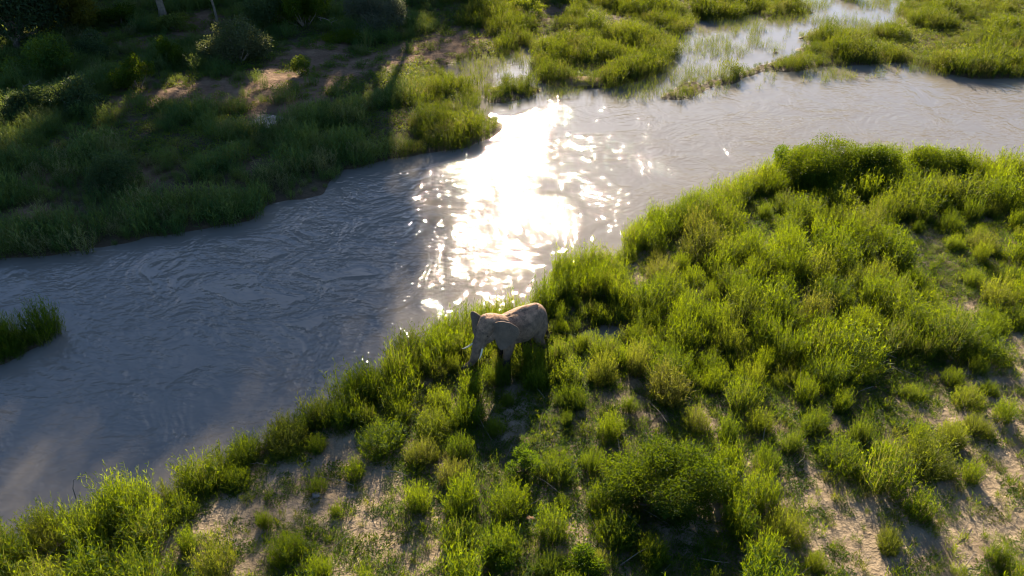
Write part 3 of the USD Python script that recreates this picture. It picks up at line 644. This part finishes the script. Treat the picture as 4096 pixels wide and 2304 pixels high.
# dry broken stalks lying and leaning among the reeds
dx_, dy_ = sample(3000, -32, 48, 16, 60, 0.8, lambda x, y: np.where(near_area(x, y), 0.45, 0) * in_view(x, y), 36)
sticks = []
for k in range(4):
    q = np.random.default_rng(700 + k); L = 0.7 + 0.25 * k; e = 0.08 + 0.22 * (k % 2)
    sticks.append([('stalk', limb([[0, 0, 0.03], [L * 0.5, 0.05 * q.normal(), 0.05 + e * 0.6], [L, 0.1 * q.normal(), 0.04 + e]], [0.014, 0.012, 0.006], 4))])
wr = np.random.default_rng(37)
scatter('dry_stalks', sticks, ('pale_wood',), wr.integers(0, 4, len(dx_)), np.stack([dx_, dy_, height(dx_, dy_)], 1), wr.uniform(0, 6.28, len(dx_)), wr.uniform(0.7, 1.4, len(dx_)), 'pale dry stalks lying and leaning among the near reeds', 'stalks')

# low green cover on the near bank
def cover_density(x, y):
    s = field(SAND, x, y)
    return np.where((field(SD, x, y) > 0.3) & (near_side(x, y) > 0.5), np.clip(1.0 - 0.9 * s, 0.10, 1) * sstep(0.30, 0.52, patch(x, y, 0.7, 61) + 0.05), 0) * in_view(x, y)
hx_, hy_ = sample(90000, -32, 48, 16, 70, 0.30, cover_density, 8)
covers = [cover_mesh(300 + k, 170, 0.42, 0.24, 0.13, 0.032, 0.4 + 0.1 * (k % 3)) for k in range(4)] + [cover_mesh(310 + k, 150, 0.34, 0.16, 0.24, 0.016, 0.05) for k in range(3)]
wr = np.random.default_rng(16)
scatter('ground_cover', covers, ('herb_leaf',), wr.integers(0, 7, len(hx_)), np.stack([hx_, hy_, height(hx_, hy_) - 0.02], 1), wr.uniform(0, 6.28, len(hx_)), wr.uniform(0.6, 1.35, len(hx_)), 'low green herbs and short grass creeping over the near sand', 'ground cover')

# ---------------------------------------------------------------- far bank and marsh
marshy = [reed_mesh(400 + k, 44, 0.55, 1.05, 0.30, 10, 0.26, 0.024, 0.8) for k in range(5)]
def far_density(x, y):
    d = field(SD, x, y); s = field(SAND, x, y)
    px, py = project(x, y, 0.2)
    left = px < 2060
    px0, py0 = ground(1062, 486); clear = np.hypot((x - px0) / 2.6, (y - py0 + 0.9) / 2.4) > 1
    k = np.clip(1.1 - 1.25 * s, 0.03, 1) * np.where(d < 3.5, 1.0, sstep(0.36, 0.52, patch(x, y, 0.22, 71) + np.where(left, 0.07, 0.01)))
    k = np.where(left, k * (0.45 + 0.55 * sstep(330, 420, py + 0.11 * px - 60)), k)
    return np.where((d > -0.15) & (near_side(x, y) < 0.5) & clear, k, 0) * in_view(x, y)
fx, fy = sample(90000, -75, 80, 40, 116, 0.62, far_density, 17)
fs = np.random.default_rng(18).uniform(0.7, 1.3, len(fx)) * (0.45 + 1.2 * sstep(0.35, 0.65, patch(fx, fy, 0.3, 72))) * np.where((fx < -18) & (fy < 38), 0.75, 1.0) * (1 - 0.3 * field(SAND, fx, fy))
wr = np.random.default_rng(19)
leftside = fx + np.random.default_rng(30).normal(size=len(fx)) < -8.0
for nm, sel, lf, lab in (('bank_reeds', leftside, 'bank_leaf', 'dark green reeds covering the shaded far bank'), ('marsh_reeds', ~leftside, 'marsh_leaf', 'dense sunlit reeds of the marsh across the river')):
    n = int(sel.sum())
    scatter(nm, marshy, ('reed_stalk', lf), wr.integers(0, 5, n), np.stack([fx[sel], fy[sel], height(fx[sel], fy[sel])], 1), wr.uniform(0, 6.28, n), fs[sel], lab, 'reeds')
# reeds standing in the shallow water of the pools
POOLS = shapely.union_all([poly((1770, 235), (2160, 210), (2170, 400), (2040, 450), (1880, 440), (1920, 350)), poly((2600, 90), (3250, 60), (3300, 110), (2900, 250), (2600, 360)), poly((3560, 240), (3900, 300), (3880, 330), (3560, 275)), poly((2440, 345), (2690, 330), (2640, 400), (2480, 410))])
shapely.prepare(POOLS)
def pool_density(x, y):
    return np.where((field(SD, x, y) < 0) & (field(SD, x, y) > -5.0) & (shapely.contains_xy(POOLS, x, y) | ((y > 68) & (x > 1.0) & (y > 64 + 0.30 * x))), 1.0 * sstep(0.50, 0.58, patch(x, y, 0.28, 81)) + 0.02, 0)
qx, qy = sample(60000, -10, 60, 55, 116, 0.45, pool_density, 20)
sparse = [reed_mesh(500 + k, 13, 0.4, 1.05, 0.22, 5, 0.30, 0.022, 0.9) for k in range(4)]
wr = np.random.default_rng(22)
scatter('pool_reeds', sparse, ('reed_stalk', 'marsh_leaf'), wr.integers(0, 4, len(qx)), np.stack([qx, qy, 0 * qx - 0.1], 1), wr.uniform(0, 6.28, len(qx)), wr.uniform(0.6, 1.15, len(qx)), 'thin reeds standing in the shallow marsh pools', 'reeds')
# low growth on the far slope
def slope_density(x, y):
    s = field(SAND, x, y); d = field(SD, x, y)
    return np.where((d > 0.8) & (near_side(x, y) < 0.5), np.clip(1.05 - s, 0.10, 1) * sstep(0.28, 0.48, patch(x, y, 0.35, 91) + 0.06), 0) * in_view(x, y)
sx_, sy_ = sample(60000, -75, 75, 55, 118, 0.62, slope_density, 23)
far_cov = [cover_mesh(320 + k, 120, 0.6, 0.35, 0.22, 0.055, 0.35) for k in range(4)]
wr = np.random.default_rng(24)
scatter('slope_cover', far_cov, ('slope_leaf',), wr.integers(0, 4, len(sx_)), np.stack([sx_, sy_, height(sx_, sy_) - 0.03], 1), wr.uniform(0, 6.28, len(sx_)), wr.uniform(0.6, 1.4, len(sx_)), 'low green growth on the far bank and its slope', 'ground cover')

# ---------------------------------------------------------------- bushes and trees, one by one
def shrub(name, px, py, size, mat, label, category, lobes, leaves, leaf, width, seed, trunk_h=0.0, trunk_r=0.06, wood='twig', group=None, xyz=None, **kw):
    fol, wd = shrub_meshes(seed, size, lobes, leaves, leaf, width, trunk_h, trunk_r, **kw)
    t = thing(name, xyz or on_ground(px, py), seed * 37 % 360 if trunk_h else 0, label=label, category=category, group=group)
    part('crown' if trunk_h else 'foliage', fol, mat, t); part('trunk' if trunk_h else 'stems', wd, wood, t, smooth=50)
    return t

shrub('bush', 2650, 2010, (2.5, 1.9, 2.7), 'bush_leaf', 'big round yellow-green bush in the foreground right of centre', 'bush', 24, 40000, 0.085, 0.045, 1)
shrub('bush', 3300, 735, (3.4, 2.2, 3.3), 'bush_leaf', 'largest golden-green bush of the thicket on the upper right bank', 'bush', 22, 34000, 0.11, 0.06, 2)
shrub('bush', 3480, 740, (2.6, 2.0, 2.9), 'bush_leaf', 'golden-green bush in the middle of the upper right thicket', 'bush', 18, 24000, 0.11, 0.06, 3)
shrub('bush', 3730, 725, (2.6, 1.9, 2.6), 'bush_leaf', 'rounded bush at the right end of the upper right thicket by the water', 'bush', 18, 24000, 0.11, 0.06, 4)
shrub('bush', 3160, 700, (1.5, 1.3, 2.4), 'herb_leaf', 'tall green bush at the left end of the upper right thicket', 'bush', 10, 8000, 0.15, 0.06, 5)
shrub('bush', 3960, 720, (1.4, 1.2, 1.9), 'bush_leaf', 'small feathery bush near the water at the right edge', 'bush', 7, 4000, 0.10, 0.04, 6)
shrub('bush', 2090, 1880, (0.9, 0.8, 1.3), 'herb_leaf', 'small leafy green bush below the elephant in the dark hollow', 'bush', 7, 2600, 0.09, 0.04, 7)
shrub('bush', 2000, 2270, (1.0, 0.9, 1.0), 'herb_leaf', 'low dark green bush at the bottom edge left of centre', 'bush', 7, 3500, 0.08, 0.04, 8)
shrub('bush', 2330, 2265, (0.9, 0.8, 1.1), 'herb_leaf', 'low pale green bush at the bottom edge right of centre', 'bush', 7, 3000, 0.09, 0.045, 9)
# far bank
shrub('bush', 950, 250, (3.6, 3.0, 4.2), 'dark_leaf', 'largest dark round bush on the far bank', 'bush', 14, 9000, 0.22, 0.12, 11)
shrub('bush', 290, 445, (3.0, 2.4, 2.9), 'dark_leaf', 'dark dense bush low on the far bank near the left edge', 'bush', 12, 7000, 0.22, 0.11, 12)
shrub('bush', 170, 300, (3.4, 2.6, 3.8), 'slope_leaf', 'light-topped green bush under the left edge trees on the far bank', 'bush', 12, 8000, 0.22, 0.11, 13)
shrub('bush', 395, 235, (2.2, 2.0, 2.8), 'dark_leaf', 'brownish dark bush beside the pale curved sand trail', 'bush', 10, 5000, 0.2, 0.1, 14)
shrub('bush', 550, 350, (2.2, 1.8, 2.6), 'bush_leaf', 'yellow-green shrub left of the large dark round bush', 'bush', 9, 5000, 0.2, 0.09, 15)
shrub('bush', 690, 265, (1.7, 1.5, 2.8), 'bush_leaf', 'upright yellow-green shrub touching the large dark round bush', 'bush', 8, 4200, 0.2, 0.09, 16)
shrub('bush', 465, 770, (2.4, 1.8, 2.9), 'dark_leaf', 'dark rounded bush among the reeds near the far shoreline', 'bush', 10, 8000, 0.14, 0.07, 17)
shrub('bush', 1210, 300, (1.0, 0.9, 1.9), 'slope_leaf', 'small upright shrub beside the sunlit far sand', 'bush', 6, 2000, 0.18, 0.07, 18)
shrub('bush', 1510, 130, (4.0, 3.0, 4.6), 'grey_leaf', 'grey-green bush at the top edge above the far sand', 'bush', 13, 9000, 0.24, 0.10, 19)
shrub('bush', 1220, 105, (3.6, 3.0, 5.2), 'bush_leaf', 'sun-tipped yellow-green bush at the top edge left of the grey bush', 'bush', 13, 9000, 0.24, 0.12, 20)
shrub('bush', 1080, 95, (3.0, 2.6, 4.4), 'dark_leaf', 'dark green bush at the top edge left of the sun-tipped bush', 'bush', 11, 7000, 0.24, 0.12, 21)
shrub('bush', 1380, 165, (3.4, 1.4, 1.2), 'bush_leaf', 'low sunlit yellow-green shrub row under the grey-green bush', 'bush', 9, 4500, 0.18, 0.08, 22)
shrub('bush', 480, 95, (3.0, 2.2, 2.0), 'bush_leaf', 'low yellow-green shrub left of the pale tree trunk', 'bush', 9, 5000, 0.22, 0.10, 23)
shrub('bush', 720, 115, (2.6, 2.0, 1.8), 'slope_leaf', 'low green shrub right of the pale tree trunk', 'bush', 9, 4500, 0.22, 0.10, 24)
shrub('bush', 60, 470, (2.2, 2.0, 2.4), 'dark_leaf', 'dark shrub at the left edge of the far bank', 'bush', 8, 4500, 0.2, 0.1, 25)
shrub('bush', 2110, 60, (2.6, 1.8, 1.9), 'slope_leaf', 'low bright shrub at the top edge where the slope meets the marsh', 'bush', 8, 4000, 0.2, 0.09, 26)
# trees
shrub('tree', 70, 190, (6.5, 5.0, 9.0), 'dark_leaf', 'dark bluish tree filling the top left corner', 'tree', 22, 22000, 0.36, 0.2, 31, trunk_h=0.8, trunk_r=0.35, wood='bark')
shrub('tree', 270, 115, (5.0, 4.0, 7.5), 'bush_leaf', 'sunlit yellow-green tree beside the dark corner tree', 'tree', 18, 18000, 0.34, 0.18, 32, trunk_h=0.7, trunk_r=0.25, wood='bark')
shrub('tree', 655, 72, (6.5, 5.5, 14.0), 'slope_leaf', 'tree with a thick pale trunk at the top edge, crown out of view', 'tree', 14, 12000, 0.34, 0.18, 33, trunk_h=7.5, trunk_r=0.36, wood='bark')
shrub('tree', 870, 85, (3.6, 3.0, 7.5), 'grey_leaf', 'thin grey-green tree with pale stems right of the thick trunk', 'tree', 9, 5000, 0.26, 0.10, 34, trunk_h=2.8, trunk_r=0.14, wood='bark')

# wooded ridge beyond the top of the picture: it throws the long shadows on river and far bank
rt = np.random.default_rng(40)
protos = []
spots = []
for x in np.arange(-120, -5.6, 4.2): spots.append((x + rt.uniform(-1.2, 1.2), 166 + rt.uniform(-5, 5)))
for x in np.arange(-118, -12, 5.5): spots.append((x + rt.uniform(-2, 2), 152 + rt.uniform(-4, 4)))
ridge_first = []
for x, y in ((-3.5, 124), (1.5, 131), (6.0, 122), (10.5, 134), (-7.0, 133)): spots.append((x, y))
spots = [p for p in spots if not -56 < p[0] < -48.5]
for k, (x, y) in enumerate(spots):
    z = float(height(x, y))
    lab = dict(label='tall broad tree on the wooded ridge beyond the far bank, out of view', category='tree', group='trees on the ridge beyond the far bank')
    if k < 3:
        ridge_first.append(shrub('tree', 0, 0, (6.0, 5.5, 24.0), 'herb_leaf', lobes=22, leaves=4200, leaf=0.70, width=0.36, seed=50 + k, trunk_h=6.0, trunk_r=0.45, wood='bark', xyz=(x, y, z), **lab))
    elif y < 140:
        s = rt.uniform(0.62, 0.78)
        copy_of(ridge_first[k % 3], (x, y, z), rt.uniform(0, 360), (s, s, s * 1.05), label='broad tree behind the far bank right of the wooded ridge, out of view', category='tree', group='trees behind the middle of the far bank')
    else:
        s = rt.uniform(0.8, 1.3) if x < -15 else 1.1
        copy_of(ridge_first[k % 3], (x, y, z), rt.uniform(0, 360), (s, s, min(rt.uniform(65.5, 72.5) - z, 33) / 24.0), **lab)

# ---------------------------------------------------------------- small things on the ground
def lump(name, px, py, r, mat, label, cat, seed, flat=0.7):
    m = trimesh.creation.icosphere(3, 1.0); v = np.array(m.vertices)
    v = v * (0.82 + 0.36 * fbm(v * 2.2 + seed * 3.7, 3, seed))[:, None] * np.array([r, r * 0.85, r * flat])
    x, y, z = on_ground(px, py)
    return single(name, (v + [x, y, z + r * 0.25], m.faces), mat, smooth=True, label=label, category=cat)

lump('rock', 1265, 1983, 0.17, 'stone', 'grey rock lying on the bare sand at the lower left', 'rock', 1)
lump('rock', 2840, 1207, 0.2, 'stone', 'small dark rock on the grey sand shelf below the shore', 'rock', 2)
for q, (px, py, r, w) in enumerate(((2121, 2083, .19, 'largest and leftmost'), (2216, 2094, .16, 'upper right'), (2221, 2132, .14, 'lowest and smallest'))):
    lump('dung_pile', px, py, r, 'dung', f'reddish brown dung lump, {w} of three left of the round bush', 'dung', 5 + q, 0.65)
m = trimesh.creation.icosphere(3, 1.0); v = np.array(m.vertices)
x, y, z = on_ground(2330, 345)
v = v * (0.8 + 0.4 * fbm(v * 1.3, 3, 8))[:, None] * [3.0, 1.2, 0.55]
single('sand_mound', (v + [x, y + 0.8, 0.0], m.faces), 'dung', smooth=True, label='bare brown earth mound at the water edge below the marsh reeds', category='mound')

def branch(px, py, length, rz, seed, label, name='fallen_branch', r=0.05, mat='pale_wood', h=0.25):
    q = np.random.default_rng(seed); n = 7
    t = np.linspace(0, 1, n)
    pts = np.stack([t * length, np.cumsum(q.normal(size=n)) * length * 0.05, 0.06 + h * np.sin(t * 2.6) + 0.04 * q.normal(size=n)], 1)
    ms = [limb(pts, r * (1 - 0.8 * t), 6)]
    for k in (2, 4, 5):
        e = pts[k] + unit(np.array([0.8, q.choice([-1, 1]) * 0.9, 0.5])) * length * 0.22
        ms.append(limb([pts[k], (pts[k] + e) / 2 + q.normal(size=3) * 0.04, e], [r * 0.5, r * 0.35, r * 0.1], 5))
    x, y, z = on_ground(px, py)
    t_ = thing(name, (x, y, z), rz, label=label, category='branch')
    part('limb', join(ms[:1]), mat, t_, smooth=50)
    for mm in ms[1:]: part('twig', mm, mat, t_, smooth=50)
branch(270, 155, 3.2, 12, 1, 'pale dead branch lying on the far slope under the top left trees', r=.07)
branch(560, 225, 2.6, -40, 2, 'thin dead branch lying in the dark grass left of the large dark bush', r=.06)
branch(590, 235, 2.2, 20, 3, 'short pale dead branch beside the dark grass below the sand trail', r=.06)
branch(75, 385, 2.4, 75, 4, 'crooked pale dead branch near the left edge of the far bank', r=.06, h=.5)
branch(1290, 85, 4.0, -60, 5, 'bare grey branch under the sun-tipped bush at the top edge', r=.07, h=.8)
branch(4010, 1610, 1.2, 30, 6, 'thin pale stick on the trampled sand at the right edge', r=.02, h=.04)
branch(2560, 1180, 1.6, -25, 7, 'bent dry stalk leaning over the reeds right of the puddle', r=.02, h=.5)

# arching dry stalk with a drooping leafy tip at the lower left
x, y, z = on_ground(335, 2060)
t_ = thing('bent_stalk', (x, y, z), 0, label='dry stalk arching over the water above the lower left reeds', category='stalk')
ap = [(0, 0, 0), (-.12, .1, .7), (-.15, .2, 1.3), (-.02, .25, 1.72), (.25, .3, 1.85), (.5, .3, 1.8), (.7, .3, 1.65)]
part('stalk', limb(ap, [.022, .02, .018, .016, .014, .012, .006], 6), 'pale_wood', t_, smooth=60)
q = np.random.default_rng(5)
b = np.array(ap)[q.integers(4, 7, 26)] + q.normal(size=(26, 3)) * .03
d = unit(q.normal(size=(26, 3)) + [0.4, 0, -0.2])
part('leaves', kites(b, d, q.uniform(.12, .25, 26), np.full(26, .03), q.uniform(0, .3, 26), unit(np.cross(d, q.normal(size=(26, 3))))), 'reed_leaf', t_)
